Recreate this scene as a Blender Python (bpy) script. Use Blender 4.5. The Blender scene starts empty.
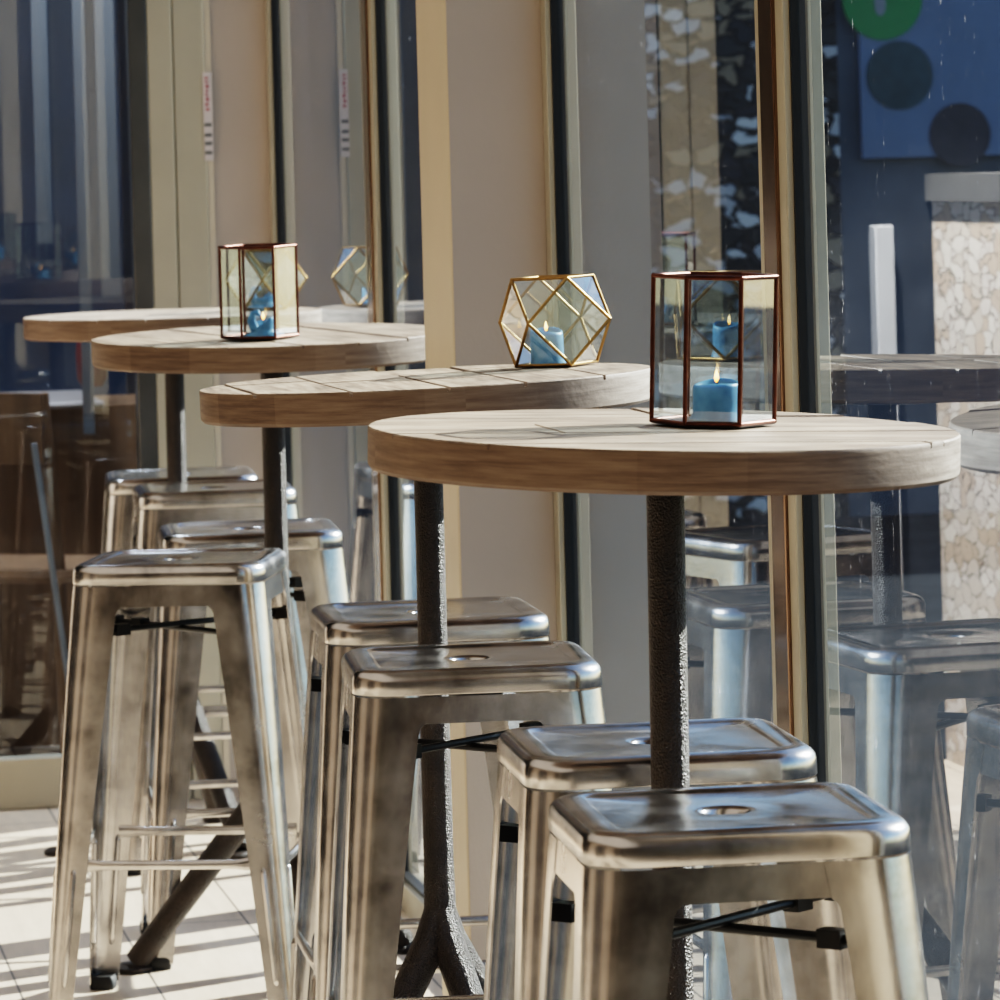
import bpy, bmesh, math, random
from math import sin, cos, pi, radians, sqrt, atan2
from mathutils import Vector, Matrix

SC = bpy.context.scene
COL = SC.collection
random.seed(7)

# ------------------------------------------------------------------ helpers
def finish(name, bm, mat, parent=None, kind=None, smooth=35, bevel=None, solid=None):
    bmesh.ops.recalc_face_normals(bm, faces=bm.faces[:]) if smooth != 'keep' else None
    me = bpy.data.meshes.new(name)
    bm.to_mesh(me); bm.free()
    if mat is not None:
        for m in (mat if isinstance(mat, (list, tuple)) else [mat]):
            me.materials.append(m)
    if smooth and smooth != 'keep':
        for p in me.polygons: p.use_smooth = True
        me.set_sharp_from_angle(angle=radians(smooth))
    o = bpy.data.objects.new(name, me)
    COL.objects.link(o)
    if parent: o.parent = parent
    if kind: o['kind'] = kind
    if solid:
        md = o.modifiers.new('thickness', 'SOLIDIFY'); md.thickness = solid; md.offset = -1
        es = o.modifiers.new('crisp_edges', 'EDGE_SPLIT'); es.split_angle = radians(40)
    if bevel:
        md = o.modifiers.new('edge', 'BEVEL'); md.width = bevel; md.segments = 2; md.limit_method = 'ANGLE'
    return o

def empty(name, loc=(0, 0, 0), rz=0):
    o = bpy.data.objects.new(name, None); COL.objects.link(o)
    o.empty_display_size = .1
    o.location = loc; o.rotation_euler = (0, 0, rz)
    return o

def tag(o, label, cat, group=None):
    o['label'] = label; o['category'] = cat
    if group: o['group'] = group
    return o

def NB(): return bmesh.new()

def box(bm, x0, x1, y0, y1, z0, z1, M=None, mi=0):
    vs = [bm.verts.new(Vector(p) if M is None else M @ Vector(p)) for p in
          [(x0,y0,z0),(x1,y0,z0),(x1,y1,z0),(x0,y1,z0),(x0,y0,z1),(x1,y0,z1),(x1,y1,z1),(x0,y1,z1)]]
    for f in [(0,3,2,1),(4,5,6,7),(0,1,5,4),(1,2,6,5),(2,3,7,6),(3,0,4,7)]:
        bm.faces.new([vs[i] for i in f]).material_index = mi

def loft(bm, rings, cap0=True, cap1=True, closed=True):
    rv = [[bm.verts.new(p) for p in r] for r in rings]
    n = len(rv[0])
    for a, b in zip(rv[:-1], rv[1:]):
        for i in range(n if closed else n - 1):
            j = (i + 1) % n
            bm.faces.new((a[i], a[j], b[j], b[i]))
    if cap0: bm.faces.new(rv[0][::-1])
    if cap1: bm.faces.new(rv[-1])
    return rv

def frame_of(d):
    d = d.normalized()
    u = Vector((0, 0, 1)) if abs(d.z) < .9 else Vector((1, 0, 0))
    s = d.cross(u).normalized(); return s, s.cross(d).normalized()

def tube(bm, pts, r, n=12, cap=True):
    pts = [Vector(p) for p in pts]
    rs = r if isinstance(r, (list, tuple)) else [r] * len(pts)
    rings = []
    s = None
    for i, p in enumerate(pts):
        d = (pts[min(i + 1, len(pts) - 1)] - pts[max(i - 1, 0)]).normalized()
        if s is None: s, t = frame_of(d)
        else:
            s = (s - d * s.dot(d)).normalized(); t = s.cross(d)
        rings.append([p + (s * cos(2 * pi * k / n) + t * sin(2 * pi * k / n)) * rs[i] for k in range(n)])
    loft(bm, rings, cap, cap)

def lathe(bm, prof, n=32, c=(0, 0)):
    rings = [[Vector((c[0] + r * cos(2*pi*k/n), c[1] + r * sin(2*pi*k/n), z)) for k in range(n)] for r, z in prof]
    loft(bm, rings)

def rsq(h, r, z, k=7, m=6):
    """rounded square ring, half width h, corner radius r"""
    pts = []
    for q in range(4):
        a0 = q * pi / 2
        cx, cy = [(1, 1), (-1, 1), (-1, -1), (1, -1)][q]
        c = Vector((cx * (h - r), cy * (h - r)))
        for i in range(k + 1):
            a = a0 + (pi / 2) * i / k
            pts.append(Vector((c.x + r * cos(a), c.y + r * sin(a), z)))
        # straight run to next corner
        p = pts[-1].copy()
        nx, ny = [(1, 1), (-1, 1), (-1, -1), (1, -1)][(q + 1) % 4]
        a1 = a0 + pi / 2
        e = Vector((nx * (h - r) + r * cos(a1), ny * (h - r) + r * sin(a1), z))
        for i in range(1, m):
            pts.append(p.lerp(e, i / m))
    return pts

# ------------------------------------------------------------------ materials
def mat(name):
    m = bpy.data.materials.new(name); m.use_nodes = True
    nt = m.node_tree; nt.nodes.clear()
    out = nt.nodes.new('ShaderNodeOutputMaterial')
    return m, nt, out

def N(nt, typ, **kw):
    n = nt.nodes.new(typ)
    for k, v in kw.items():
        if k in n.inputs: n.inputs[k].default_value = v
        else: setattr(n, k, v)
    return n

def L(nt, a, b): nt.links.new(a, b)

def coords(nt, scale=(1, 1, 1), kind='Object', rot=(0, 0, 0)):
    tc = N(nt, 'ShaderNodeTexCoord'); mp = N(nt, 'ShaderNodeMapping')
    mp.inputs['Scale'].default_value = scale; mp.inputs['Rotation'].default_value = rot
    L(nt, tc.outputs[kind], mp.inputs['Vector']); return mp.outputs['Vector']

def ramp(nt, fac, stops):
    r = N(nt, 'ShaderNodeValToRGB')
    while len(r.color_ramp.elements) < len(stops): r.color_ramp.elements.new(.5)
    for e, (p, c) in zip(r.color_ramp.elements, stops):
        e.position = p; e.color = (c[0], c[1], c[2], 1)
    L(nt, fac, r.inputs['Fac']); return r.outputs['Color']

def noise(nt, vec, scale, detail=4, rough=.5):
    n = N(nt, 'ShaderNodeTexNoise'); n.inputs['Scale'].default_value = scale
    n.inputs['Detail'].default_value = detail; n.inputs['Roughness'].default_value = rough
    if vec is not None: L(nt, vec, n.inputs['Vector'])
    return n.outputs['Fac']

def bump(nt, h, strength, dist=.01):
    b = N(nt, 'ShaderNodeBump'); b.inputs['Strength'].default_value = strength; b.inputs['Distance'].default_value = dist
    L(nt, h, b.inputs['Height']); return b.outputs['Normal']

def plain(name, color, rough=.6, metal=0, var=.12, scale=8, bumps=0, bscale=60, kind='Object', stretch=(1, 1, 1), spec=.5):
    m, nt, out = mat(name)
    b = N(nt, 'ShaderNodeBsdfPrincipled')
    v = coords(nt, stretch, kind)
    f = noise(nt, v, scale, 5, .6)
    c0 = [max(0, c * (1 - var)) for c in color]; c1 = [min(1, c * (1 + var)) for c in color]
    L(nt, ramp(nt, f, [(.3, c0), (.7, c1)]), b.inputs['Base Color'])
    b.inputs['Roughness'].default_value = rough; b.inputs['Metallic'].default_value = metal
    b.inputs['Specular IOR Level'].default_value = spec
    if bumps:
        L(nt, bump(nt, noise(nt, v, bscale, 3), bumps, .004), b.inputs['Normal'])
    L(nt, b.outputs[0], out.inputs[0]); return m

def steel_mat():
    m, nt, out = mat('raw_galvanised_steel')
    b = N(nt, 'ShaderNodeBsdfPrincipled'); b.inputs['Metallic'].default_value = 1
    v = coords(nt)
    vb = coords(nt, (1, 1, .3))
    f = noise(nt, v, 14, 6, .62); g = noise(nt, vb, 60, 3, .5)
    mx = N(nt, 'ShaderNodeMath', operation='MULTIPLY_ADD'); L(nt, g, mx.inputs[0]); mx.inputs[1].default_value = .25
    L(nt, f, mx.inputs[2])
    L(nt, ramp(nt, mx.outputs[0], [(.42, (.36, .345, .335)), (.60, (.54, .515, .50)), (.80, (.64, .615, .60))]), b.inputs['Base Color'])
    rr = N(nt, 'ShaderNodeMapRange'); L(nt, f, rr.inputs[0])
    rr.inputs[1].default_value = .3; rr.inputs[2].default_value = .7; rr.inputs[3].default_value = .17; rr.inputs[4].default_value = .28
    L(nt, rr.outputs[0], b.inputs['Roughness'])
    L(nt, bump(nt, noise(nt, v, 26, 3), .06, .004), b.inputs['Normal'])
    L(nt, b.outputs[0], out.inputs[0]); return m

def iron_mat():
    m, nt, out = mat('hammered_dark_iron')
    b = N(nt, 'ShaderNodeBsdfPrincipled')
    v = coords(nt)
    f = noise(nt, v, 30, 4)
    L(nt, ramp(nt, f, [(.35, (.018, .0115, .0085)), (.7, (.036, .023, .016))]), b.inputs['Base Color'])
    b.inputs['Metallic'].default_value = .1; b.inputs['Roughness'].default_value = .40
    vo = N(nt, 'ShaderNodeTexVoronoi'); vo.inputs['Scale'].default_value = 430; L(nt, v, vo.inputs['Vector'])
    L(nt, bump(nt, vo.outputs['Distance'], 1.0, .0022), b.inputs['Normal'])
    L(nt, b.outputs[0], out.inputs[0]); return m

def wood_top_mat():
    """weathered grey-beige on top, brown sealed wood on the edge; grain along local x"""
    m, nt, out = mat('weathered_wood')
    b = N(nt, 'ShaderNodeBsdfPrincipled'); b.inputs['Roughness'].default_value = .62
    v = coords(nt, (2.2, 30, 30)); v2 = coords(nt, (1.2, 9, 9)); vb = coords(nt, (5, 6, 5))
    f = noise(nt, v, 3.2, 6, .65); g = noise(nt, v2, 2.2, 4, .6); h = noise(nt, vb, 1.6, 3)
    a = N(nt, 'ShaderNodeMath', operation='ADD'); L(nt, f, a.inputs[0]); L(nt, g, a.inputs[1])
    hf = N(nt, 'ShaderNodeMath', operation='MULTIPLY'); L(nt, a.outputs[0], hf.inputs[0]); hf.inputs[1].default_value = .5
    top = ramp(nt, hf.outputs[0], [(.39, (.13, .090, .062)), (.47, (.29, .215, .155)), (.56, (.41, .325, .245)), (.66, (.27, .19, .13))])
    tc = N(nt, 'ShaderNodeTexCoord'); se = N(nt, 'ShaderNodeSeparateXYZ'); L(nt, tc.outputs['Object'], se.inputs[0])
    an = N(nt, 'ShaderNodeMath', operation='ARCTAN2'); L(nt, se.outputs['Y'], an.inputs[0]); L(nt, se.outputs['X'], an.inputs[1])
    cb = N(nt, 'ShaderNodeCombineXYZ'); L(nt, an.outputs[0], cb.inputs[0])
    zs = N(nt, 'ShaderNodeMath', operation='MULTIPLY'); L(nt, se.outputs['Z'], zs.inputs[0]); zs.inputs[1].default_value = 55; L(nt, zs.outputs[0], cb.inputs[2])
    en = noise(nt, cb.outputs[0], 2.6, 6, .65)
    bl = N(nt, 'ShaderNodeTexVoronoi', voronoi_dimensions='1D'); L(nt, an.outputs[0], bl.inputs['W']); bl.inputs['Scale'].default_value = 2.1
    bs = N(nt, 'ShaderNodeSeparateColor'); L(nt, bl.outputs['Color'], bs.inputs[0])
    em = N(nt, 'ShaderNodeMath', operation='MULTIPLY_ADD'); L(nt, bs.outputs[0], em.inputs[0]); em.inputs[1].default_value = .16; L(nt, en, em.inputs[2])
    edge = ramp(nt, em.outputs[0], [(.40, (.095, .056, .036)), (.56, (.155, .098, .064)), (.74, (.22, .150, .102))])
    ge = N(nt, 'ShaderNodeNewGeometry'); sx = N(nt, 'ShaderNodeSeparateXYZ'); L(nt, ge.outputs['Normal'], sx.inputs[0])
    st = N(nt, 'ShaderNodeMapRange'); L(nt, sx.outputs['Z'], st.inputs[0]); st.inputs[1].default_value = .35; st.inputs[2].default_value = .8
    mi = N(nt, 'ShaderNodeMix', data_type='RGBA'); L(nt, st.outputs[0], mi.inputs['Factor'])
    # sunlit rim put into the colour: edge paler where it faces the window
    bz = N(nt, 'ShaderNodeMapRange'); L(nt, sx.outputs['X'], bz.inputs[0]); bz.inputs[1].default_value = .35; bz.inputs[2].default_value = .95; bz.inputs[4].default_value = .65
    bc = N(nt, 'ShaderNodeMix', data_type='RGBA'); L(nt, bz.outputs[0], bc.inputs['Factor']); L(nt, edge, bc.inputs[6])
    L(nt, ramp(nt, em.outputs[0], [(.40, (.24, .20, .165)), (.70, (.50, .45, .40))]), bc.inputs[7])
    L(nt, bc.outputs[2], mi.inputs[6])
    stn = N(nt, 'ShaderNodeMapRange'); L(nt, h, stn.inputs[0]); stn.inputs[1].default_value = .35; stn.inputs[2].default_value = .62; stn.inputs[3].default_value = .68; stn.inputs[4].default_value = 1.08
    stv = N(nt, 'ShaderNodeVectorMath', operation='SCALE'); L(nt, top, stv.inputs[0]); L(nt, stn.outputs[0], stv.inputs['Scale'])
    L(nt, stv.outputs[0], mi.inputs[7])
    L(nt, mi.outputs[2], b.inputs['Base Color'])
    L(nt, bump(nt, hf.outputs[0], .3, .004), b.inputs['Normal'])
    L(nt, b.outputs[0], out.inputs[0]); return m

def glass_mat(name, tint, f0, k, p, streak=0, rough=0.0, gcol=(1, 1, 1)):
    """thin pane: see-through plus a mirror that strengthens towards grazing"""
    m, nt, out = mat(name)
    tr = N(nt, 'ShaderNodeBsdfTransparent'); tr.inputs[0].default_value = (*tint, 1)
    gl = N(nt, 'ShaderNodeBsdfGlossy'); gl.inputs['Roughness'].default_value = rough; gl.inputs[0].default_value = (*gcol, 1)
    lw = N(nt, 'ShaderNodeLayerWeight'); lw.inputs['Blend'].default_value = .5
    po = N(nt, 'ShaderNodeMath', operation='POWER'); L(nt, lw.outputs['Facing'], po.inputs[0]); po.inputs[1].default_value = p
    ma = N(nt, 'ShaderNodeMath', operation='MULTIPLY_ADD', use_clamp=True); L(nt, po.outputs[0], ma.inputs[0])
    ma.inputs[1].default_value = k; ma.inputs[2].default_value = f0
    mx = N(nt, 'ShaderNodeMixShader'); L(nt, ma.outputs[0], mx.inputs[0]); L(nt, tr.outputs[0], mx.inputs[1]); L(nt, gl.outputs[0], mx.inputs[2])
    res = mx.outputs[0]
    if streak:
        v = coords(nt, (40, 40, .9)); f = noise(nt, v, 1.6, 3, .6)
        v2 = coords(nt, (260, 260, 90)); g = noise(nt, v2, 1.0, 2, .6)
        r1 = N(nt, 'ShaderNodeMapRange'); L(nt, f, r1.inputs[0]); r1.inputs[1].default_value = .58; r1.inputs[2].default_value = .76
        r2 = N(nt, 'ShaderNodeMapRange'); L(nt, g, r2.inputs[0]); r2.inputs[1].default_value = .60; r2.inputs[2].default_value = .72
        mu = N(nt, 'ShaderNodeMath', operation='MULTIPLY'); L(nt, r1.outputs[0], mu.inputs[0]); L(nt, r2.outputs[0], mu.inputs[1])
        ms = N(nt, 'ShaderNodeMath', operation='MULTIPLY_ADD'); L(nt, mu.outputs[0], ms.inputs[0]); ms.inputs[1].default_value = streak
        ms.inputs[2].default_value = .002
        df = N(nt, 'ShaderNodeBsdfTranslucent'); df.inputs[0].default_value = (.85, .87, .9, 1)
        m2 = N(nt, 'ShaderNodeMixShader'); L(nt, ms.outputs[0], m2.inputs[0]); L(nt, res, m2.inputs[1]); L(nt, df.outputs[0], m2.inputs[2])
        res = m2.outputs[0]
    L(nt, res, out.inputs[0]); return m

def stone_mat(name, scale, cols, joint, stretch=(1, 1, 1.5), joint_w=.06, kind='Object', bump_s=1.0, dist=.55):
    m, nt, out = mat(name)
    b = N(nt, 'ShaderNodeBsdfPrincipled'); b.inputs['Roughness'].default_value = .85
    v = coords(nt, stretch, kind)
    nz = N(nt, 'ShaderNodeTexNoise'); nz.inputs['Scale'].default_value = scale * .9; L(nt, v, nz.inputs['Vector'])
    ad = N(nt, 'ShaderNodeVectorMath', operation='SCALE'); L(nt, nz.outputs['Color'], ad.inputs[0]); ad.inputs['Scale'].default_value = dist / scale
    sm = N(nt, 'ShaderNodeVectorMath', operation='ADD'); L(nt, v, sm.inputs[0]); L(nt, ad.outputs[0], sm.inputs[1])
    vo = N(nt, 'ShaderNodeTexVoronoi'); vo.inputs['Scale'].default_value = scale; vo.inputs['Randomness'].default_value = .85; L(nt, sm.outputs[0], vo.inputs['Vector'])
    ve = N(nt, 'ShaderNodeTexVoronoi', feature='DISTANCE_TO_EDGE'); ve.inputs['Scale'].default_value = scale; ve.inputs['Randomness'].default_value = .85; L(nt, sm.outputs[0], ve.inputs['Vector'])
    sp = N(nt, 'ShaderNodeSeparateColor'); L(nt, vo.outputs['Color'], sp.inputs[0])
    n = len(cols)
    c = ramp(nt, sp.outputs[0], [(i / n, cc) for i, cc in enumerate(cols)])
    c.node.color_ramp.interpolation = 'CONSTANT'
    fine = noise(nt, v, scale * 7, 5, .6)
    mr = N(nt, 'ShaderNodeMapRange'); L(nt, fine, mr.inputs[0]); mr.inputs[3].default_value = .65; mr.inputs[4].default_value = 1.25
    mv = N(nt, 'ShaderNodeVectorMath', operation='SCALE'); L(nt, c, mv.inputs[0]); L(nt, mr.outputs[0], mv.inputs['Scale'])
    jr = N(nt, 'ShaderNodeMapRange'); L(nt, ve.outputs['Distance'], jr.inputs[0]); jr.inputs[1].default_value = joint_w * .3; jr.inputs[2].default_value = joint_w
    mi = N(nt, 'ShaderNodeMix', data_type='RGBA'); L(nt, jr.outputs[0], mi.inputs['Factor']); mi.inputs[6].default_value = (*joint, 1); L(nt, mv.outputs[0], mi.inputs[7])
    L(nt, mi.outputs[2], b.inputs['Base Color'])
    L(nt, bump(nt, jr.outputs[0], bump_s, .02), b.inputs['Normal'])
    L(nt, b.outputs[0], out.inputs[0]); return m

def floor_mat():
    m, nt, out = mat('beige_plank_tiles')
    b = N(nt, 'ShaderNodeBsdfPrincipled'); b.inputs['Roughness'].default_value = .55
    v = coords(nt, (1, 1, 1), 'Object', (0, 0, pi / 2))
    br = N(nt, 'ShaderNodeTexBrick'); L(nt, v, br.inputs['Vector'])
    br.offset = .5; br.inputs['Scale'].default_value = 1; br.inputs['Brick Width'].default_value = .9; br.inputs['Row Height'].default_value = .225
    br.inputs['Mortar Size'].default_value = .0022; br.inputs['Mortar Smooth'].default_value = .2
    br.inputs['Color1'].default_value = (.60, .49, .375, 1); br.inputs['Color2'].default_value = (.65, .54, .425, 1); br.inputs['Mortar'].default_value = (.13, .11, .095, 1)
    f = noise(nt, coords(nt, (18, 2, 2)), 2.4, 6, .65)
    mr = N(nt, 'ShaderNodeMapRange'); L(nt, f, mr.inputs[0]); mr.inputs[1].default_value = .3; mr.inputs[2].default_value = .7; mr.inputs[3].default_value = .88; mr.inputs[4].default_value = 1.08
    sv = N(nt, 'ShaderNodeVectorMath', operation='SCALE'); L(nt, br.outputs['Color'], sv.inputs[0]); L(nt, mr.outputs[0], sv.inputs['Scale'])
    L(nt, sv.outputs[0], b.inputs['Base Color'])
    L(nt, bump(nt, br.outputs['Fac'], -.25, .002), b.inputs['Normal'])
    L(nt, b.outputs[0], out.inputs[0]); return m

def wax_mat():
    m, nt, out = mat('blue_wax')
    b = N(nt, 'ShaderNodeBsdfPrincipled')
    f = noise(nt, coords(nt), 55, 4)
    L(nt, ramp(nt, f, [(.3, (.065, .19, .33)), (.7, (.13, .31, .47))]), b.inputs['Base Color'])
    b.inputs['Roughness'].default_value = .42
    b.inputs['Subsurface Weight'].default_value = .35; b.inputs['Subsurface Radius'].default_value = (.008, .014, .02); b.inputs['Subsurface Scale'].default_value = .6
    L(nt, bump(nt, noise(nt, coords(nt), 90, 3), .15, .003), b.inputs['Normal'])
    L(nt, b.outputs[0], out.inputs[0]); return m

def emit_mat(name, c0, c1, s):
    m, nt, out = mat(name)
    e = N(nt, 'ShaderNodeEmission'); tc = N(nt, 'ShaderNodeTexCoord'); sx = N(nt, 'ShaderNodeSeparateXYZ'); L(nt, tc.outputs['Generated'], sx.inputs[0])
    L(nt, ramp(nt, sx.outputs['Z'], [(.1, c0), (.6, c1)]), e.inputs[0]); e.inputs[1].default_value = s
    L(nt, e.outputs[0], out.inputs[0]); return m

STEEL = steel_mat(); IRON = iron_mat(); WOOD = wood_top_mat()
BLACK_STEEL = plain('black_steel', (.012, .012, .013), .38, .4, .2, 40)
RUBBER = plain('black_rubber', (.010, .010, .011), .6)
COPPER = plain('aged_copper', (.13, .05, .034), .32, 1, .35, 60)
BRASS = plain('antique_brass', (.36, .215, .08), .28, 1, .25, 50)
LEAD = plain('dark_solder', (.05, .04, .035), .4, .8, .3, 40)
WAX = wax_mat()
WICK = plain('charred_wick', (.01, .009, .008), .8)
FLAME = emit_mat('candle_flame', (1, .35, .05), (1, .62, .22), 6)
LGLASS = glass_mat('lantern_glass', (.84, .90, .92), .14, .8, 2.4, rough=.01)
WGLASS = glass_mat('window_glass', (.74, .83, .88), .08, .95, 3.4, streak=.28, gcol=(.82, .87, .93))
DGLASS = glass_mat('door_glass', (.70, .78, .86), .06, .9, 3.2, streak=.12)
BEIGE = plain('champagne_paint', (.66, .55, .41), .45, 0, .05, 3, .05, 160)
PIER = plain('warm_grey_plaster', (.47, .39, .325), .75, 0, .05, 2.5, .12, 90)
FRAME = plain('beige_aluminium', (.45, .40, .305), .38, .15, .05, 6)
GASKET = plain('black_gasket', (.008, .008, .009), .5)
BRONZE = plain('bronze_anodised_aluminium', (.26, .17, .12), .16, .9, .1, 10)
FLOOR = floor_mat()
CEIL = plain('ceiling_plaster', (.22, .20, .18), .9, 0, .04, 2)
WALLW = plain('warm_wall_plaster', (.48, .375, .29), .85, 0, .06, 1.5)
WALLD = plain('dark_streak_panel', (.055, .038, .028), .5, 0, .3, 2, stretch=(8, 8, .6))
NAVY = plain('navy_paint', (.024, .037, .068), .5, 0, .25, 2.5)
SLATE = plain('dark_slate_render', (.014, .016, .020), .8, 0, .5, 6, spec=.1)
STONE = stone_mat('pale_limestone_rubble', 15, [(.62, .55, .47), (.74, .69, .62), (.55, .44, .34), (.70, .64, .58)], (.30, .25, .20), dist=1.3, joint_w=.04, stretch=(1, 1, 1.9))
ODSTONE = stone_mat('mottled_rubble_outdoors', 10.5, [(.03, .035, .045), (.55, .55, .56), (.04, .04, .05), (.80, .78, .75), (.02, .025, .03), (.33, .25, .17), (.04, .045, .05)], (.02, .02, .025), joint_w=.12, dist=1.6)
BLUEWALL = plain('blue_grey_facade', (.065, .085, .115), .7, 0, .25, 1.2)
TERRACE = plain('terrace_stone', (.030, .034, .040), .9, 0, .2, 3, spec=0)
LOUVRE = plain('grey_louvre', (.22, .22, .22), .6)
PALE = plain('pale_grey_paint', (.26, .275, .30), .6, 0, .06, 4)
DIMPALE = plain('dim_grey_paint', (.075, .08, .088), .7, 0, .06, 4)
SIGNBLUE = plain('blue_sign', (.14, .195, .30), .5, 0, .15, 2)
GREEN = plain('green_print', (.02, .24, .07), .5, 0, .1, 10)
TEAL = plain('dark_teal_print', (.025, .06, .075), .5, 0, .3, 14)
PLUM = plain('dark_plum_print', (.03, .026, .04), .5, 0, .3, 14)
STICKER = plain('white_sticker', (.66, .58, .55), .5, 0, .03, 20)
REDINK = plain('faded_red_print', (.42, .16, .17), .6, 0, .1, 40)
GREYINK = plain('grey_print', (.16, .15, .14), .6)
BROWNWOOD = plain('brown_wood', (.17, .095, .05), .5, 0, .35, 3, stretch=(6, 6, .7))
WHITEWOOD = plain('pale_table_laminate', (.30, .26, .24), .4)
REDCLOTH = plain('red_paint', (.10, .010, .012), .6)
DARKMETAL = plain('dark_metal', (.03, .03, .03), .4, .5)

# ------------------------------------------------------------------ the setting (x = towards the window wall, y = along it, away from the camera)
GX = .306          # plane of the window glass
EY = 5.18          # end wall
def struct(name, boxes, m, parent=None, bevel=None):
    bm = NB()
    for b in boxes: box(bm, *b)
    return finish(name, bm, m, parent, None if parent else 'structure', smooth=30, bevel=bevel)

struct('floor', [(-4.2, GX + .10, -5.6, EY + 3.2, -.06, 0)], FLOOR)
struct('ceiling', [(-4.2, GX + .25, -5.6, EY + 3.2, 3.0, 3.1)], CEIL)
struct('wall_left', [(-4.3, -4.2, -5.6, EY + 3.2, 0, 3.0)], WALLW)
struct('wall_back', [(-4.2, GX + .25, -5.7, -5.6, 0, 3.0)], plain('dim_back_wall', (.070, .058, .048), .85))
# unseen dark panels added on the left wall for streaks in the steel
k = 0
for y0, y1 in [(-5.2, -3.3), (-1.4, .6), (2.4, 4.6)]:
    k += 1
    struct('trim_%d' % k, [(-4.2, -4.16, y0, y1, .1, 2.5)], WALLD)

# window wall: columns, frames, glass
PZ = 3.0
COLS = [(-1.02, -.76), (2.08, 2.34)]
for (y0, y1) in COLS:
    k += 1
    struct('trim_%d' % k, [(.146, GX + .035, y0, y1, 0, PZ)], [BEIGE], bevel=.004)
for (y0, y1) in COLS:
    k += 1
    struct('trim_%d' % k, [(GX + .035, GX + .142, y0, y1, -.02, PZ)], plain('grey_cladding', (.15, .15, .15), .7))
# the camera-facing cheek of the visible column is a greyer plaster panel
k += 1
struct('trim_%d' % k, [(.148, .2885, 2.076, 2.08, 0, PZ)], PIER)
def bay(n, y0, y1, seal0=True, seal1=True):
    """one glazed bay between y0 and y1: aluminium frame, black gaskets, one pane"""
    root = empty('window_%d' % n, (GX, (y0 + y1) / 2, 0)); root['kind'] = 'structure'
    w = (y1 - y0) / 2
    bm = NB(); box(bm, -.0175, .03, -w, -w + .035, 0, PZ); box(bm, -.0175, .03, w - .035, w, 0, PZ)
    box(bm, -.020, .03, -w + .035, w - .035, 0, .05); box(bm, -.020, .03, -w + .035, w - .035, PZ - .08, PZ)
    finish('window_frame', bm, FRAME, root, bevel=.002)
    bm = NB(); box(bm, -.009, .012, -w + .035, -w + .041, .05, PZ - .08); box(bm, -.009, .012, w - .041, w - .035, .05, PZ - .08)
    box(bm, -.009, .012, -w + .041, w - .041, .05, .056)
    finish('gasket', bm, GASKET, root)
    bm = NB(); vs = [bm.verts.new(p) for p in [(0, w - .041, .056), (0, -w + .041, .056), (0, -w + .041, PZ - .08), (0, w - .041, PZ - .08)]]
    bm.faces.new(vs); finish('glass_pane', bm, WGLASS, root, smooth='keep')
bay(1, 3.80, EY - .004); bay(2, 2.34, 3.735); bay(3, .71, 2.076); bay(4, -.76, .645)
bay(5, -2.45, -1.02)
struct('wall_sun_block', [(GX - .03, GX + .12, -5.6, -2.45, 0, PZ)], plain('sun_block_dark', (.085, .07, .058), .85))  # unseen, added to keep the sun off the floor behind the camera
for (y0, y1) in [(3.735, 3.80), (.645, .71)]:
    k += 1
    struct('trim_%d' % k, [(GX - .022, GX + .03, y0, y1, 0, PZ)], BRONZE, bevel=.002)

# end wall: plaster pier, two-rail beige frame, glazed door, jamb, dark rubble to the far side
k += 1; struct('trim_%d' % k, [(.166, GX + .02, EY, EY + .16, 0, 3.0)], PIER)
k += 1; struct('trim_%d' % k, [(.155, .168, EY - .006, EY + .16, 0, 3.0)], BEIGE)
k += 1; struct('trim_%d' % k, [(.087, .153, EY - .012, EY + .1, 0, 3.0), (.031, .083, EY - .016, EY + .1, 0, 3.0), (.080, .156, EY, EY + .1, 0, 3.0)], FRAME, bevel=.002)
k += 1; struct('trim_%d' % k, [(-.605, -.542, EY - .016, EY + .1, 0, 3.0), (-.671, -.609, EY - .012, EY + .1, 0, 3.0), (-.612, -.602, EY, EY + .1, 0, 3.0)], FRAME, bevel=.002)
struct('wall_end', [(-4.2, -.671, EY, EY + .2, 0, 3.0)], SLATE)
door = empty('door_1', (-.2555, EY, 0)); door['kind'] = 'structure'
bm = NB(); box(bm, -.286, .286, -.02, .04, .0, .108); box(bm, -.286, .286, -.02, .04, 2.5, 3.0)
finish('bottom_rail', bm, FRAME, door, bevel=.003)
bm = NB(); box(bm, .246, .286, -.018, .04, .108, 2.5); box(bm, -.286, -.246, -.018, .04, .108, 2.5)
finish('door_stile', bm, plain('dark_bronze_stile', (.09, .088, .086), .35, .6, .1), door, bevel=.003)
bm = NB(); vs = [bm.verts.new(p) for p in [(-.246, 0, .108), (.246, 0, .108), (.246, 0, 2.5), (-.246, 0, 2.5)]]; bm.faces.new(vs)
finish('glass_pane', bm, DGLASS, door, smooth='keep')

# behind the glazed door: navy back wall with pale uprights
struct('wall_far', [(-4.2, 1.2, EY + 3.2, EY + 3.3, 0, 3.0)], NAVY)
struct('wall_beyond', [(GX - .02, GX + .1, EY + .16, EY + 3.2, 0, 3.0)], NAVY)

# low stone pier by the end wall, seen mirrored in the near pane
k += 1; struct('trim_%d' % k, [(-2.1, -1.155, EY - .55, EY, 0, 1.24)], STONE)
k += 1; struct('trim_%d' % k, [(-2.12, -1.14, EY - .57, EY, 1.24, 1.30)], plain('grey_coping_stone', (.07, .068, .065), .8))

# outdoors
struct('ground', [(GX + .10, 16, -9, 20, -.10, -.02)], TERRACE)
struct('wall_outside', [(GX + .3, 3.36, 12, 12.4, -.02, 2.6)], ODSTONE)
struct('wall_facade', [(3.36, 9, 12, 12.4, -.02, 2.9)], BLUEWALL)
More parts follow.
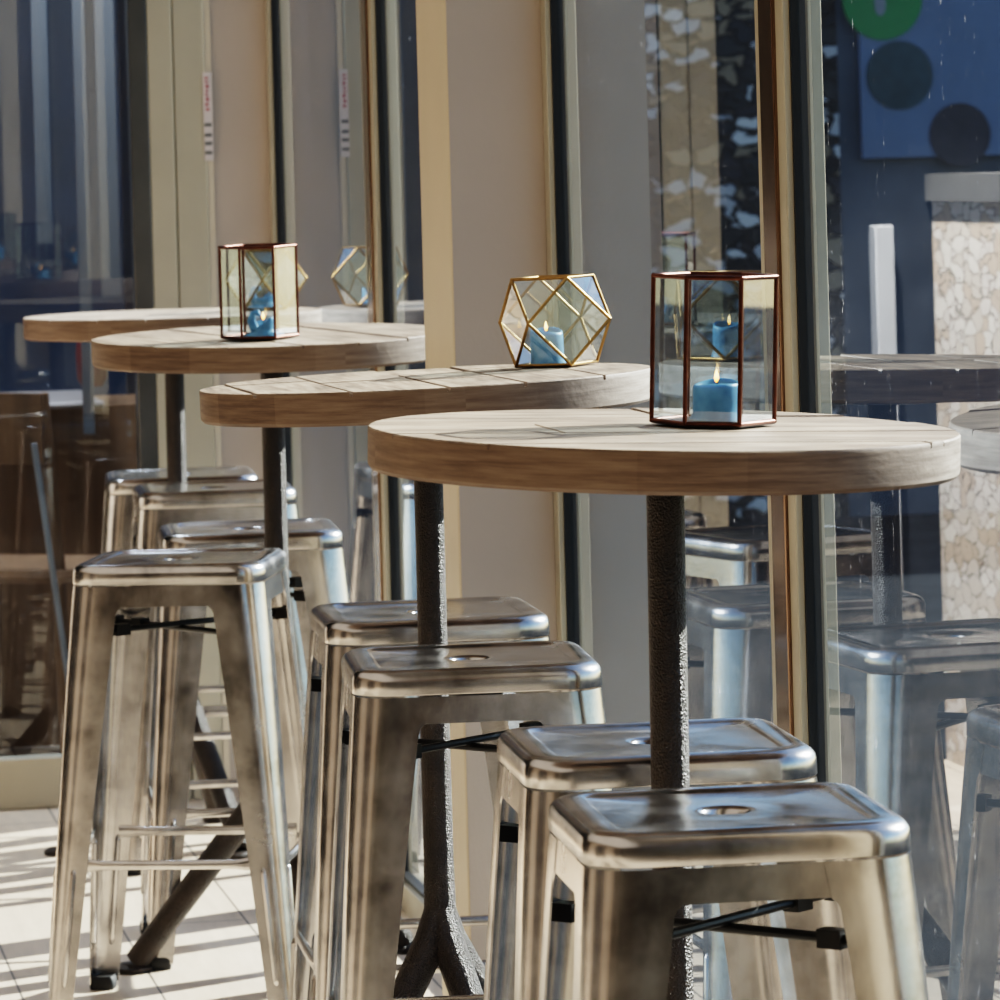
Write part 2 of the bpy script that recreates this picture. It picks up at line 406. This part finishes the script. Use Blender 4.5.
# ------------------------------------------------------------------ bar stool
FZ = .03      # the stool and its parts are laid out with the floor at this height, then dropped to zero
def leg_h(z):
    u = max(0, (.728 - z) / .728)
    return .1545 + .049 * u ** .92
def leg_w(z):
    tab = [(0, .040), (.05, .042), (.2, .051), (.4, .063), (.6, .075), (.665, .079), (.684, .0805), (.690, .083), (.694, .088), (.7275, .091)]
    for (a, wa), (b, wb) in zip(tab[:-1], tab[1:]):
        if z <= b: return wa + (wb - wa) * (z - a) / (b - a)
    return tab[-1][1]
def leg_r(z): return .016 + (.046 - .016) * (z / .728) ** .8

def make_leg(sx, sy):
    bm = NB()
    zs = [.7268, .715, .700, .694, .689, .684, .678, .665, .62, .55, .46, .36, .28, .2, .12, .07, .040]
    rings = []
    for z in zs:
        h, w, r = leg_h(z), leg_w(z), leg_r(z)
        pts = [Vector((h - w, h, z)), Vector((h - w + (w - r) * .5, h, z))]
        for i in range(9):
            a = pi / 2 - (pi / 2) * i / 8
            pts.append(Vector((h - r + r * cos(a), h - r + r * sin(a), z)))
        pts += [Vector((h, h - w + (w - r) * .5, z)), Vector((h, h - w, z))]
        rings.append([Vector((p.x * sx, p.y * sy, p.z)) for p in pts])
    rv = [[bm.verts.new(p) for p in r] for r in rings]
    for a, b in zip(rv[:-1], rv[1:]):
        for i in range(len(a) - 1):
            f = (a[i], a[i + 1], b[i + 1], b[i])
            bm.faces.new(f if sx * sy > 0 else f[::-1])
    # the pressed rib on each cheek
    for side in (0, 1):
        rp = []
        for z, rr in [(.285, .001), (.282, .004), (.275, .0055), (.2, .0055), (.11, .0055), (.103, .004), (.10, .001)]:
            h, w = leg_h(z), leg_w(z)
            off = w * .62
            p = Vector((h - off, h - .0015, z)) if side == 0 else Vector((h - .0015, h - off, z))
            rp.append((Vector((p.x * sx, p.y * sy, p.z)), rr))
        tube(bm, [p for p, _ in rp], [r for _, r in rp], 8)
    return bm

def make_stool():
    root = empty('bar_stool')
    # seat: dished pan with mitred border, hand hole, folded rim
    bm = NB()
    base = rsq(.117, .016, .7565)
    def circ(r, z, k=1.0): return [Vector((r * k * cos(atan2(p.y, p.x)), r * sin(atan2(p.y, p.x)), z)) for p in base]
    rings = [circ(.0215, .718), circ(.0225, .7525), circ(.0265, .7560), circ(.031, .7567), circ(.06, .7568), base,
             rsq(.1195, .017, .7580), rsq(.123, .020, .7600), rsq(.138, .034, .7600), rsq(.145, .041, .7590), rsq(.1505, .046, .7560), rsq(.1540, .0485, .7515),
             rsq(.1555, .0495, .7460), rsq(.1558, .0495, .7305), rsq(.1554, .0493, .7294), rsq(.1545, .0490, .7290), rsq(.1490, .0460, .7292), rsq(.148, .046, .742), rsq(.13, .04, .748), rsq(.05, .02, .749)]
    loft(bm, rings, False, False)
    finish('seat', bm, STEEL, root, smooth=50)
    bm = NB()
    ap = []
    for z in (.7268, .715, .700, .694):
        ap.append(rsq(leg_h(z) - .0012, .045, z))
    loft(bm, ap, False, False); finish('apron', bm, STEEL, root, smooth=50, solid=.0016)
    for sx, sy in ((1, 1), (-1, 1), (-1, -1), (1, -1)):
        lg = finish('leg', make_leg(sx, sy), STEEL, root, smooth=50)
        md = lg.modifiers.new('sheet', 'SOLIDIFY'); md.thickness = .0022; md.offset = -1
        es = lg.modifiers.new('crisp_edges', 'EDGE_SPLIT'); es.split_angle = radians(40)
        bm = NB()
        h = leg_h(.03)
        loft(bm, [[Vector(((h - .0195) * sx + q.x, (h - .0195) * sy + q.y, q.z)) for q in rsq(hh, .008, z, 4, 2)]
                  for hh, z in [(.0190, FZ), (.0205, FZ + .004), (.0205, FZ + .016), (.0180, FZ + .022)]])
        finish('rubber_foot', bm, RUBBER, lg, smooth=40)
    # foot rails between neighbouring legs, flattened at the ends
    zr = .29
    h = leg_h(zr) - .004; e = h - leg_w(zr) + .012
    for q in range(4):
        R = Matrix.Rotation(q * pi / 2, 4, 'Z')
        bm = NB()
        rings = []
        for x, ry, rz in [(-e - .012, .0022, .010), (-e + .012, .0022, .010), (-e + .03, .0055, .0075), (0, .0065, .0075), (e - .03, .0055, .0075), (e - .012, .0022, .010), (e + .012, .0022, .010)]:
            rings.append([R @ Vector((x, -h + ry * cos(2*pi*i/12), zr + rz * sin(2*pi*i/12))) for i in range(12)])
        loft(bm, rings)
        finish('foot_rail', bm, STEEL, root, smooth=50)
    # crossed tie rods under the seat with square end clamps
    zb = .648
    d = leg_h(zb) - .016
    for q, dz in ((0, .004), (1, -.004)):
        s = 1 if q == 0 else -1
        bm = NB()
        a, b = Vector((-d, -d * s, zb + dz)), Vector((d, d * s, zb + dz))
        tube(bm, [a, b], .0050, 10)
        u = (b - a).normalized()
        for p in (a + u * .012, b - u * .012, a + u * .085, b - u * .085):
            M = Matrix.Translation(p) @ Matrix.Rotation(atan2(u.y, u.x), 4, 'Z')
            box(bm, -.013, .013, -.009, .009, -.009, .009, M)
        finish('cross_brace', bm, BLACK_STEEL, root, smooth=35)
    for c in root.children_recursive: c.data.transform(Matrix.Translation((0, 0, -FZ)))
    return root

def kids(o): return [c for c in bpy.data.objects if c.parent == o]
def copy_tree(o, parent=None):
    c = o.copy(); COL.objects.link(c)
    if parent: c.parent = parent
    for ch in kids(o): copy_tree(ch, c)
    return c

STOOLS = [
    (-.010, -.272, -3.0, 'bare steel bar stool nearest the viewer, in front of the biggest tabletop'),
    (.036, .255, -3, 'steel bar stool whose seat is cut by the post of the nearest table'),
    (-.008, 1.137, -5, 'steel bar stool in front of the table with the faceted gold lantern'),
    (.041, 1.746, -2.5, 'steel bar stool behind the post of the table with the faceted gold lantern'),
    (-.190, 2.773, -16.5, 'steel bar stool seen full length at far left on the sunlit floor'),
    (-.009, 3.321, -4, 'steel bar stool behind the post of the third table, half hidden by the full-length stool'),
    (.054, 4.362, -3.5, 'steel bar stool in front of the table farthest from the viewer'),
    (.036, 4.792, -4.5, 'farthest steel bar stool, beside the glazed door'),
]
proto = make_stool()
for i, (x, y, r, lab) in enumerate(STOOLS):
    o = proto if i == 0 else copy_tree(proto)
    o.location = (x, y, 0); o.rotation_euler = (0, 0, radians(r))
    tag(o, lab, 'stool', 'steel bar stools along the window')

# ------------------------------------------------------------------ bar tables
CA = radians(10.47)
FWD = Vector((sin(CA), cos(CA), 0)); RGT = Vector((cos(CA), -sin(CA), 0))
TH = .0435; TR = .30

def strip_disc(bm, R, y0, y1, z0, z1, x_cut=None, bev=.0015):
    """part of a disc of radius R between y0 and y1 (and x range), as a slab with softened top edge"""
    xa, xb = x_cut if x_cut else (-R, R)
    def outline(ins):
        r = R - ins; a, b = y0 + ins, y1 - ins; c, d = xa + ins, xb - ins
        pts = []
        n = 160
        for i in range(n):
            t = 2 * pi * i / n
            p = Vector((r * cos(t), r * sin(t)))
            pts.append(p)
        def clip(poly, f):
            out = []
            for i in range(len(poly)):
                p, q = poly[i], poly[(i + 1) % len(poly)]
                fp, fq = f(p), f(q)
                if fp >= 0: out.append(p)
                if (fp >= 0) != (fq >= 0):
                    t = fp / (fp - fq); out.append(p.lerp(q, t))
            return out
        for f in (lambda p: p.y - a, lambda p: b - p.y, lambda p: p.x - c, lambda p: d - p.x):
            pts = clip(pts, f)
            if len(pts) < 3: return None
        return pts
    o0 = outline(0)
    o1 = outline(bev)
    if not o0 or not o1 or len(o0) < 4: return
    # resample both by angle about centroid so they loft cleanly
    cen = sum(o0, Vector((0, 0))) / len(o0)
    o1 = [cen + (p - cen) * (1 - bev / max((p - cen).length, .004)) for p in o0]
    rings = [[Vector((p.x, p.y, z0)) for p in o0], [Vector((p.x, p.y, z1 - bev)) for p in o0], [Vector((p.x, p.y, z1)) for p in o1]]
    loft(bm, rings)

def table_mesh(seed, widths, gap, cuts):
    rnd = random.Random(seed)
    bm = NB()
    prof = [(TR - .004, -TH), (TR - .0005, -TH + .004), (TR, -TH + .008), (TR, -.006)]
    n = 128
    loft(bm, [[Vector((r * cos(2*pi*k/n), r * sin(2*pi*k/n), z)) for k in range(n)] for r, z in prof])
    y = -TR
    i = 0
    while y < TR - .004:
        w = widths[i % len(widths)]
        y1 = min(y + w, TR)
        if TR - y1 < .02: y1 = TR
        xs = [-TR] + (cuts[i % len(cuts)] if cuts else []) + [TR]
        for xa, xb in zip(xs[:-1], xs[1:]):
            strip_disc(bm, TR, y + (gap / 2 if y > -TR else 0), y1 - (gap / 2 if y1 < TR else 0), -.006, rnd.uniform(-.0012, .0004),
                       (xa + (gap / 2 if xa > -TR else 0), xb - (gap / 2 if xb < TR else 0)))
        y = y1; i += 1
    return bm

def make_table(x, y, tz, label, plank_rot, tilt_r, tilt_f, seed, widths, gap, cuts, legs, lean=0, hz=.32):
    root = empty('bar_table', (x, y, 0))
    tag(root, label, 'table', 'round wooden bar tables along the window')
    R3 = Matrix.Rotation(tilt_r, 3, FWD) @ Matrix.Rotation(tilt_f, 3, RGT)
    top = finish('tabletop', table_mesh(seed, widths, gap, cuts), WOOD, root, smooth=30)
    top.matrix_local = Matrix.Translation(RGT * lean + Vector((0, 0, tz))) @ R3.to_4x4() @ Matrix.Rotation(plank_rot, 4, 'Z')
    dx = RGT * lean
    bm = NB()
    hub = Vector((0, 0, hz))
    tp = Vector((dx.x, dx.y, tz - TH - .010))
    prof = [(0, .0235), (.06, .0215), (.16, .0200), (.5, .0196), (1, .0194)]
    tube(bm, [hub + (tp - hub) * t for t, _ in prof], [r for _, r in prof], 24)
    finish('post', bm, IRON, root, smooth=50)
    bm = NB()
    M = Matrix.Translation((dx.x, dx.y, tz - TH)) @ R3.to_4x4()
    loft(bm, [[M @ Vector((r * cos(2*pi*k/40), r * sin(2*pi*k/40), z)) for k in range(40)] for r, z in [(.055, -.013), (.10, -.010), (.105, -.007), (.105, -.0005)]])
    finish('mounting_plate', bm, IRON, root, smooth=40)
    for a in legs:
        a = radians(a) ; d = RGT * cos(a) + FWD * sin(a)
        bm = NB()
        e = d * .265
        tube(bm, [Vector((0, 0, hz + .042)) + d * .002, Vector((0, 0, hz + .002)) + d * .020, Vector((e.x, e.y, .018))], [.0200, .0222, .0205], 20)
        lg = finish('leg', bm, IRON, root, smooth=50)
        bm = NB()
        c = d * .273
        lathe(bm, [(.030, 0), (.034, .003), (.033, .009), (.024, .014)], 24, (c.x, c.y))
        finish('foot_pad', bm, IRON, lg, smooth=40)
    return root, Matrix.Translation(Vector((x, y, tz)) + RGT * lean) @ R3.to_4x4()

T1, M1 = make_table(-.007, .0, 1.077, 'round wooden bar table nearest the viewer, carrying the copper hexagonal lantern with lit pillar candle', radians(4), .040, .012, 3,
                    [.11, .135, .12, .10, .14], .0016, [[.21], [], [-.12], [], [.05]], [205, 325, 85], .007, .27)
T2, M2 = make_table(-.006, 1.425, 1.068, 'round wooden bar table carrying the faceted gold lantern, second nearest', radians(90), -.024, -.002, 5,
                    [.105, .115, .10, .12, .11], .004, [[], [.05, .18], [-.06, .12], [.02], [.1]], [228, 298, 55], 0)
T3, M3 = make_table(.0, 3.03, 1.073, 'round wooden bar table carrying the copper hexagonal lantern with melted candle, third from the viewer', radians(106), 0, .026, 8,
                    [.085, .09, .10, .095, .11], .003, None, [167, 284.5, 44.5], 0)
T4, M4 = make_table(.006, 4.58, 1.065, 'round wooden bar table farthest from the viewer, by the glazed door', radians(60), 0, .002, 11,
                    [.12, .11, .10], .002, None, [208, 298, 80], 0, .29)

# ------------------------------------------------------------------ lanterns
ROT = Matrix.Rotation(-CA, 4, 'Z')        # local x = across, local y = away
HEX = [(-.063, -.004), (-.031, -.054), (.024, -.057), (.063, .004), (.031, .054), (-.024, .057)]
HH = .152
def rod_frame(bm, edges, r=.0019):
    for a, b in edges: tube(bm, [a, b], r, 8)
def sphere_joint(bm, p, r):
    bmesh.ops.create_icosphere(bm, subdivisions=1, radius=r, matrix=Matrix.Translation(p))
def hex_lantern(M, metal, label, rz=0):
    root = empty('candle_lantern'); root.matrix_world = M @ ROT @ Matrix.Rotation(rz, 4, 'Z')
    tag(root, label, 'lantern')
    b0 = [Vector((x, y, .004)) for x, y in HEX]; t0 = [Vector((x, y, HH)) for x, y in HEX]
    bm = NB()
    E = []
    for i in range(6):
        j = (i + 1) % 6
        E += [(b0[i], b0[j]), (t0[i], t0[j]), (b0[i], t0[i])]
    rod_frame(bm, E, .0025)
    for p in b0 + t0: sphere_joint(bm, p, .0031)
    finish('frame', bm, metal, root, smooth=50)
    bm = NB()
    loft(bm, [[Vector((x * 1.01, y * 1.01, z)) for x, y in HEX] for z in (.001, .0045)])
    finish('base_plate', bm, LEAD, root, smooth=30)
    for i in range(6):
        j = (i + 1) % 6
        bm = NB(); vs = [bm.verts.new(p * 1) for p in (b0[i], b0[j], t0[j], t0[i])]; bm.faces.new(vs)
        finish('glass_pane', bm, LGLASS, root, smooth='keep')
    return root
def cubo_lantern(M, metal, label, R, rz):
    root = empty('candle_lantern'); root.matrix_world = M @ ROT
    tag(root, label, 'lantern')
    r = R / sqrt(2); zc = r + .003
    mid = [Vector((R * cos(rz + k * pi / 2), R * sin(rz + k * pi / 2), zc)) for k in range(4)]
    tp = [Vector((r * cos(rz + pi / 4 + k * pi / 2), r * sin(rz + pi / 4 + k * pi / 2), zc + r)) for k in range(4)]
    bt = [Vector((p.x, p.y, .003)) for p in tp]
    E = []
    for k in range(4):
        j = (k + 1) % 4
        E += [(tp[k], tp[j]), (bt[k], bt[j])]
        for q in (tp, bt): E += [(mid[k], q[k]), (mid[j], q[k])]
    bm = NB(); rod_frame(bm, E, .0023)
    for p in mid + tp + bt: sphere_joint(bm, p, .0028)
    finish('frame', bm, metal, root, smooth=50)
    bm = NB(); loft(bm, [[Vector((p.x, p.y, z)) for p in bt] for z in (.0005, .003)])
    finish('base_plate', bm, LEAD, root, smooth=30)
    for k in range(4):
        j = (k + 1) % 4
        # triangles above and below the middle ring's vertex, and the upright square between them
        for poly in [(mid[j], tp[j], tp[k]), (mid[j], bt[k], bt[j]), (mid[k], bt[k], mid[j], tp[k])]:
            bm = NB(); bm.faces.new([bm.verts.new(p) for p in poly])
            finish('glass_pane', bm, LGLASS, root, smooth='keep')
    return root

def candle(M, r, h, label, seed, melted=False, flame=True):
    rnd = random.Random(seed)
    root = empty('pillar_candle'); root.matrix_world = M @ ROT
    tag(root, label, 'candle')
    bm = NB(); n = 36
    ph = [rnd.uniform(0, 6) for _ in range(4)]
    def rim(a): return h * (1 + (.30 if melted else .06) * sin(a + ph[0]) + (.18 if melted else .03) * sin(2 * a + ph[1]))
    rings = []
    spread = [(1.55, .0), (1.5, .0025), (1.12, .005), (1.03, .011)] if melted else [(1.10, 0), (1.06, .003), (1.0, .007)]
    for k_, z in spread: rings.append([Vector((r * (k_ + .12 * (k_ - 1) * 3 * sin(3 * a + ph[2])) * cos(a), r * (k_ + .3 * (k_ - 1) * sin(2 * a + ph[3])) * sin(a), z)) for a in [2*pi*i/n for i in range(n)]])
    for k_, fz in [(1.0, .5), (1.0, .9), (.96, .98), (.90, 1.0), (.82, .97), (.70, .86), (.4, .80), (.1, .79)]:
        rings.append([Vector((r * k_ * cos(a), r * k_ * sin(a), (rim(a) if k_ > .6 else h) * fz if fz > .3 else 0)) for a in [2*pi*i/n for i in range(n)]])
    loft(bm, rings)
    finish('wax', bm, WAX, root, smooth=60)
    if melted:
        bm = NB()
        pts = [Vector((-r * .7, -r * .5, h * .5)), Vector((-r * .95, -r * .55, h * 1.15)), Vector((-r * .8, -r * .6, h * 1.7)), Vector((-r * .4, -r * .6, h * 1.75)), Vector((-r * .2, -r * .6, h * 1.5))]
        tube(bm, pts, [.008, .007, .0055, .005, .002], 10); finish('wax_curl', bm, WAX, root, smooth=60)
    zt = h * .79
    bm = NB(); tube(bm, [(0, 0, zt - .002), (.0006, 0, zt + .007), (.002, 0, zt + .011)], [.0008, .0008, .0006], 6); finish('wick', bm, WICK, root)
    if flame:
        bm = NB(); z0 = zt + .008
        lathe(bm, [(.0005, z0), (.0017, z0 + .0017), (.0025, z0 + .0042), (.0021, z0 + .0072), (.0012, z0 + .0105), (.0003, z0 + .0135)], 14)
        finish('flame', bm, FLAME, root, smooth=80)
    return root

def on(M, x, y, z=.0012):
    p = RGT * x + FWD * y
    return M @ Matrix.Translation((p.x, p.y, z))
hex_lantern(on(M1, .052, .040), COPPER, 'copper framed hexagonal glass lantern on the nearest table')
candle(on(M1, .055, .040, .0060), .0240, .0385, 'lit blue pillar candle inside the lantern on the nearest table', 1)
cubo_lantern(on(M2, .176, .135), BRASS, 'faceted gold framed glass lantern on the second table', .0826, radians(-116))
candle(on(M2, .164, .135, .0045), .0225, .046, 'lit blue pillar candle inside the faceted gold lantern on the second table', 2)
hex_lantern(on(M3, -.012, -.110), COPPER, 'copper framed hexagonal glass lantern on the third table', radians(4))
candle(on(M3, -.006, -.110, .0060), .0200, .022, 'melted lit blue candle with curled wax inside the hexagonal lantern on the third table', 3, True)
cubo_lantern(on(M4, .187, .05), BRASS, 'faceted gold framed glass lantern on the farthest table', .0826, radians(-92))
candle(on(M4, .181, .05, .0045), .0230, .024, 'low blue candle inside the faceted lantern on the farthest table', 4, True, False)

# ------------------------------------------------------------------ things around
# sticker on the frame corner of the end wall
st = empty('wall_sticker', (.158, EY - .014, 0)); tag(st, 'narrow vertical white sticker with faded red print on the beige frame corner', 'sticker')
bm = NB(); box(bm, -.0095, .0095, -.0012, 0, 1.372, 1.562); finish('label_sheet', bm, STICKER, st)
bm = NB()
rnd = random.Random(4)
z = 1.552
while z > 1.477:
    h = rnd.uniform(.004, .009); box(bm, -.006 + rnd.uniform(0, .002), .001 + rnd.uniform(0, .003), -.0016, -.0011, z - h, z); z -= h + .003
finish('red_lettering', bm, REDINK, st)
bm = NB()
for z in (1.449, 1.427, 1.409, 1.389): box(bm, -.0085, .007, -.0016, -.0011, z - .004, z + .004)
finish('grey_bars', bm, GREYINK, st)

# blue sign with circles on the facade outdoors
sg = empty('wall_sign', (3.46, 11.99, -.03)); tag(sg, 'blue wall sign with green, teal and plum circles beyond the near pane', 'sign')
bm = NB(); box(bm, -.02, .80, -.03, 0, 1.36, 2.5); finish('sign_board', bm, SIGNBLUE, sg)
def disc(bm, x, z, r, y):
    n = 48; loft(bm, [[Vector((x + r * cos(2*pi*i/n), yy, z + r * sin(2*pi*i/n))) for i in range(n)] for yy in (y, y - .006)])
bm = NB(); disc(bm, .07, 1.96, .155, -.03); finish('green_circle', bm, GREEN, sg)
bm = NB(); disc(bm, .13, 1.67, .13, -.03); finish('teal_circle', bm, TEAL, sg)
bm = NB(); disc(bm, .36, 1.44, .12, -.03); finish('plum_circle', bm, PLUM, sg)
bm = NB(); loft(bm, [[Vector((.06 + .022 * cos(2*pi*i/20), yy, 1.94 + .045 * sin(2*pi*i/20))) for i in range(20)] for yy in (-.036, -.040)]); finish('green_circle_mark', bm, PALE, sg)

# pale narrow post and brown post against the dark rubble (mirrored in the near pane)
bm = NB(); box(bm, -1.05, -1.007, EY - .06, EY - .005, 0, 1.19); tag(finish('pale_post', bm, PALE, None, bevel=.004), 'pale grey narrow post against the dark rubble wall, mirrored in the near pane', 'post')

# beyond the glazed door: counter, chairs, pale uprights, red stool seat
ct = empty('side_table', (-.35, EY + 1.25, 0)); tag(ct, 'brown panelled table with pale top edge behind the glazed door', 'table')
bm = NB(); box(bm, -.9, .36, -.3, .3, .80, .815); finish('table_top', bm, WHITEWOOD, ct, bevel=.006)
bm = NB(); box(bm, -.88, .5, -.22, .28, 0, .80); finish('table_base', bm, BROWNWOOD, ct)
def back_chair(x, y, rz, label):
    c = empty('dining_chair', (x, y, 0), rz); tag(c, label, 'chair')
    bm = NB()
    loft(bm, [rsq(.19, .05, .43, 4, 2), rsq(.205, .055, .445, 4, 2), rsq(.20, .05, .46, 4, 2)]); finish('seat', bm, BROWNWOOD, c)
    for sx in (-1, 1):
        bm = NB(); tube(bm, [(sx * .17, .17, 0), (sx * .16, .165, .45), (sx * .15, .20, .86)], [.014, .016, .012], 10); finish('rear_leg', bm, BROWNWOOD, c)
        bm = NB(); tube(bm, [(sx * .18, -.18, 0), (sx * .16, -.16, .44)], [.013, .016], 10); finish('front_leg', bm, BROWNWOOD, c)
    bm = NB()
    loft(bm, [[Vector((x_ , yy - .03 * (1 - (x_ / .16) ** 2) + .03, z)) for x_, yy in [(-.155, .18), (-.08, .175), (0, .172), (.08, .175), (.155, .18), (.155, .195), (.08, .19), (0, .187), (-.08, .19), (-.155, .195)]] for z in (.70, .86)])
    finish('backrest', bm, BROWNWOOD, c)
    return c
back_chair(-.20, EY + .75, radians(150), 'brown wooden chair behind the glazed door, left of the farthest stool')
bm = NB()
tube(bm, [(-.12, EY + .30, .002), (-.21, EY + .30, .76)], .007, 10)
tag(finish('leaning_pole', bm, PALE, None, smooth=50), 'thin pale pole leaning beside the brown chair behind the glazed door', 'pole')
for x, w, z0, lab in [(-.122, .036, 1.19, 'left of the three pale hanging strips behind the glazed door, shortest'), (-.030, .027, .74, 'narrow middle pale hanging strip behind the glazed door, longest of the three'), (.031, .044, 1.06, 'right and widest pale hanging strip behind the glazed door')]:
    bm = NB(); box(bm, x - w / 2, x + w / 2, EY + .93, EY + .936, z0, 2.99)
    tag(finish('hanging_strip', bm, DIMPALE, None), lab, 'strip', 'pale strips behind the door')
bm = NB(); lathe(bm, [(.025, .841), (.036, .86), (.038, .92), (.034, .95), (.028, .97), (.025, .975)], 24, (.0, EY + 1.15))
tag(finish('red_jar', bm, REDCLOTH, None, smooth=40), 'dark red jar on the table behind the glazed door', 'jar')

# ------------------------------------------------------------------ light
sun = bpy.data.lights.new('sun', 'SUN'); so = bpy.data.objects.new('sun', sun); COL.objects.link(so)
el = radians(28); d = Vector((.903 * cos(el), .430 * cos(el), sin(el)))
so.rotation_euler = d.to_track_quat('Z', 'Y').to_euler(); sun.energy = 16; sun.angle = radians(.53); sun.color = (1, .93, .82)
w = bpy.data.worlds.new('sky'); SC.world = w; w.use_nodes = True
nt = w.node_tree; bg = nt.nodes['Background']
sky = nt.nodes.new('ShaderNodeTexSky'); sky.sky_type = 'NISHITA'; sky.sun_disc = False; sky.sun_elevation = el; sky.sun_rotation = radians(64.5); sky.air_density = 1.0; sky.dust_density = .2; sky.ozone_density = 2.2
nt.links.new(sky.outputs[0], bg.inputs[0]); bg.inputs[1].default_value = .20
def area(name, loc, size, e, col, rot=(0, 0, 0)):
    l = bpy.data.lights.new(name, 'AREA'); l.shape = 'RECTANGLE'; l.size, l.size_y = size; l.energy = e; l.color = col; l.use_shadow = True
    o = bpy.data.objects.new(name, l); COL.objects.link(o); o.location = loc; o.rotation_euler = rot; return o
area('fill_light', (-2.2, -.2, 2.97), (3.2, 9.0), 34, (1, .90, .78))  # added soft fill over the room, stands for no actual fitting
area('fill_light', (-.4, EY + .55, 2.95), (1.2, .4), 90, (.85, .92, 1))  # added cool fill to brighten the space behind the door
sp = bpy.data.lights.new('pier_fill_spot', 'SPOT'); sp.energy = 1300; sp.spot_size = radians(37); sp.spot_blend = .3; sp.color = (1, .93, .82); sp.shadow_soft_size = .04  # unseen spot added to brighten the low stone pier
spo = bpy.data.objects.new('pier_fill_spot', sp); COL.objects.link(spo); spo.location = (-.62, EY - .80, 2.85)
spo.rotation_euler = (Vector((-.62, EY - .80, 2.85)) - Vector((-1.28, EY - .45, .70))).to_track_quat('Z', 'Y').to_euler()

# ------------------------------------------------------------------ camera
cam = bpy.data.cameras.new('camera'); co = bpy.data.objects.new('camera', cam); COL.objects.link(co)
cam.sensor_width = 36; cam.sensor_fit = 'HORIZONTAL'; cam.lens = 162; cam.shift_y = -.337; cam.clip_start = .05; cam.clip_end = 200
rho = .027
up = Vector((0, 0, 1))
r_ = RGT * cos(rho) - up * sin(rho); u_ = RGT * sin(rho) + up * cos(rho); b_ = -FWD
m = Matrix((r_, u_, b_)).transposed().to_4x4(); m.translation = Vector((-.986, -4.463, 1.35))
co.matrix_world = m
cam.dof.use_dof = True; cam.dof.focus_distance = 5.3; cam.dof.aperture_fstop = 17
SC.camera = co

SC.view_settings.view_transform = 'Filmic'; SC.view_settings.look = 'High Contrast'; SC.view_settings.exposure = .45
SC.cycles.use_denoising = True
SC.cycles.transparent_max_bounces = 24
SC.cycles.sample_clamp_indirect = 8
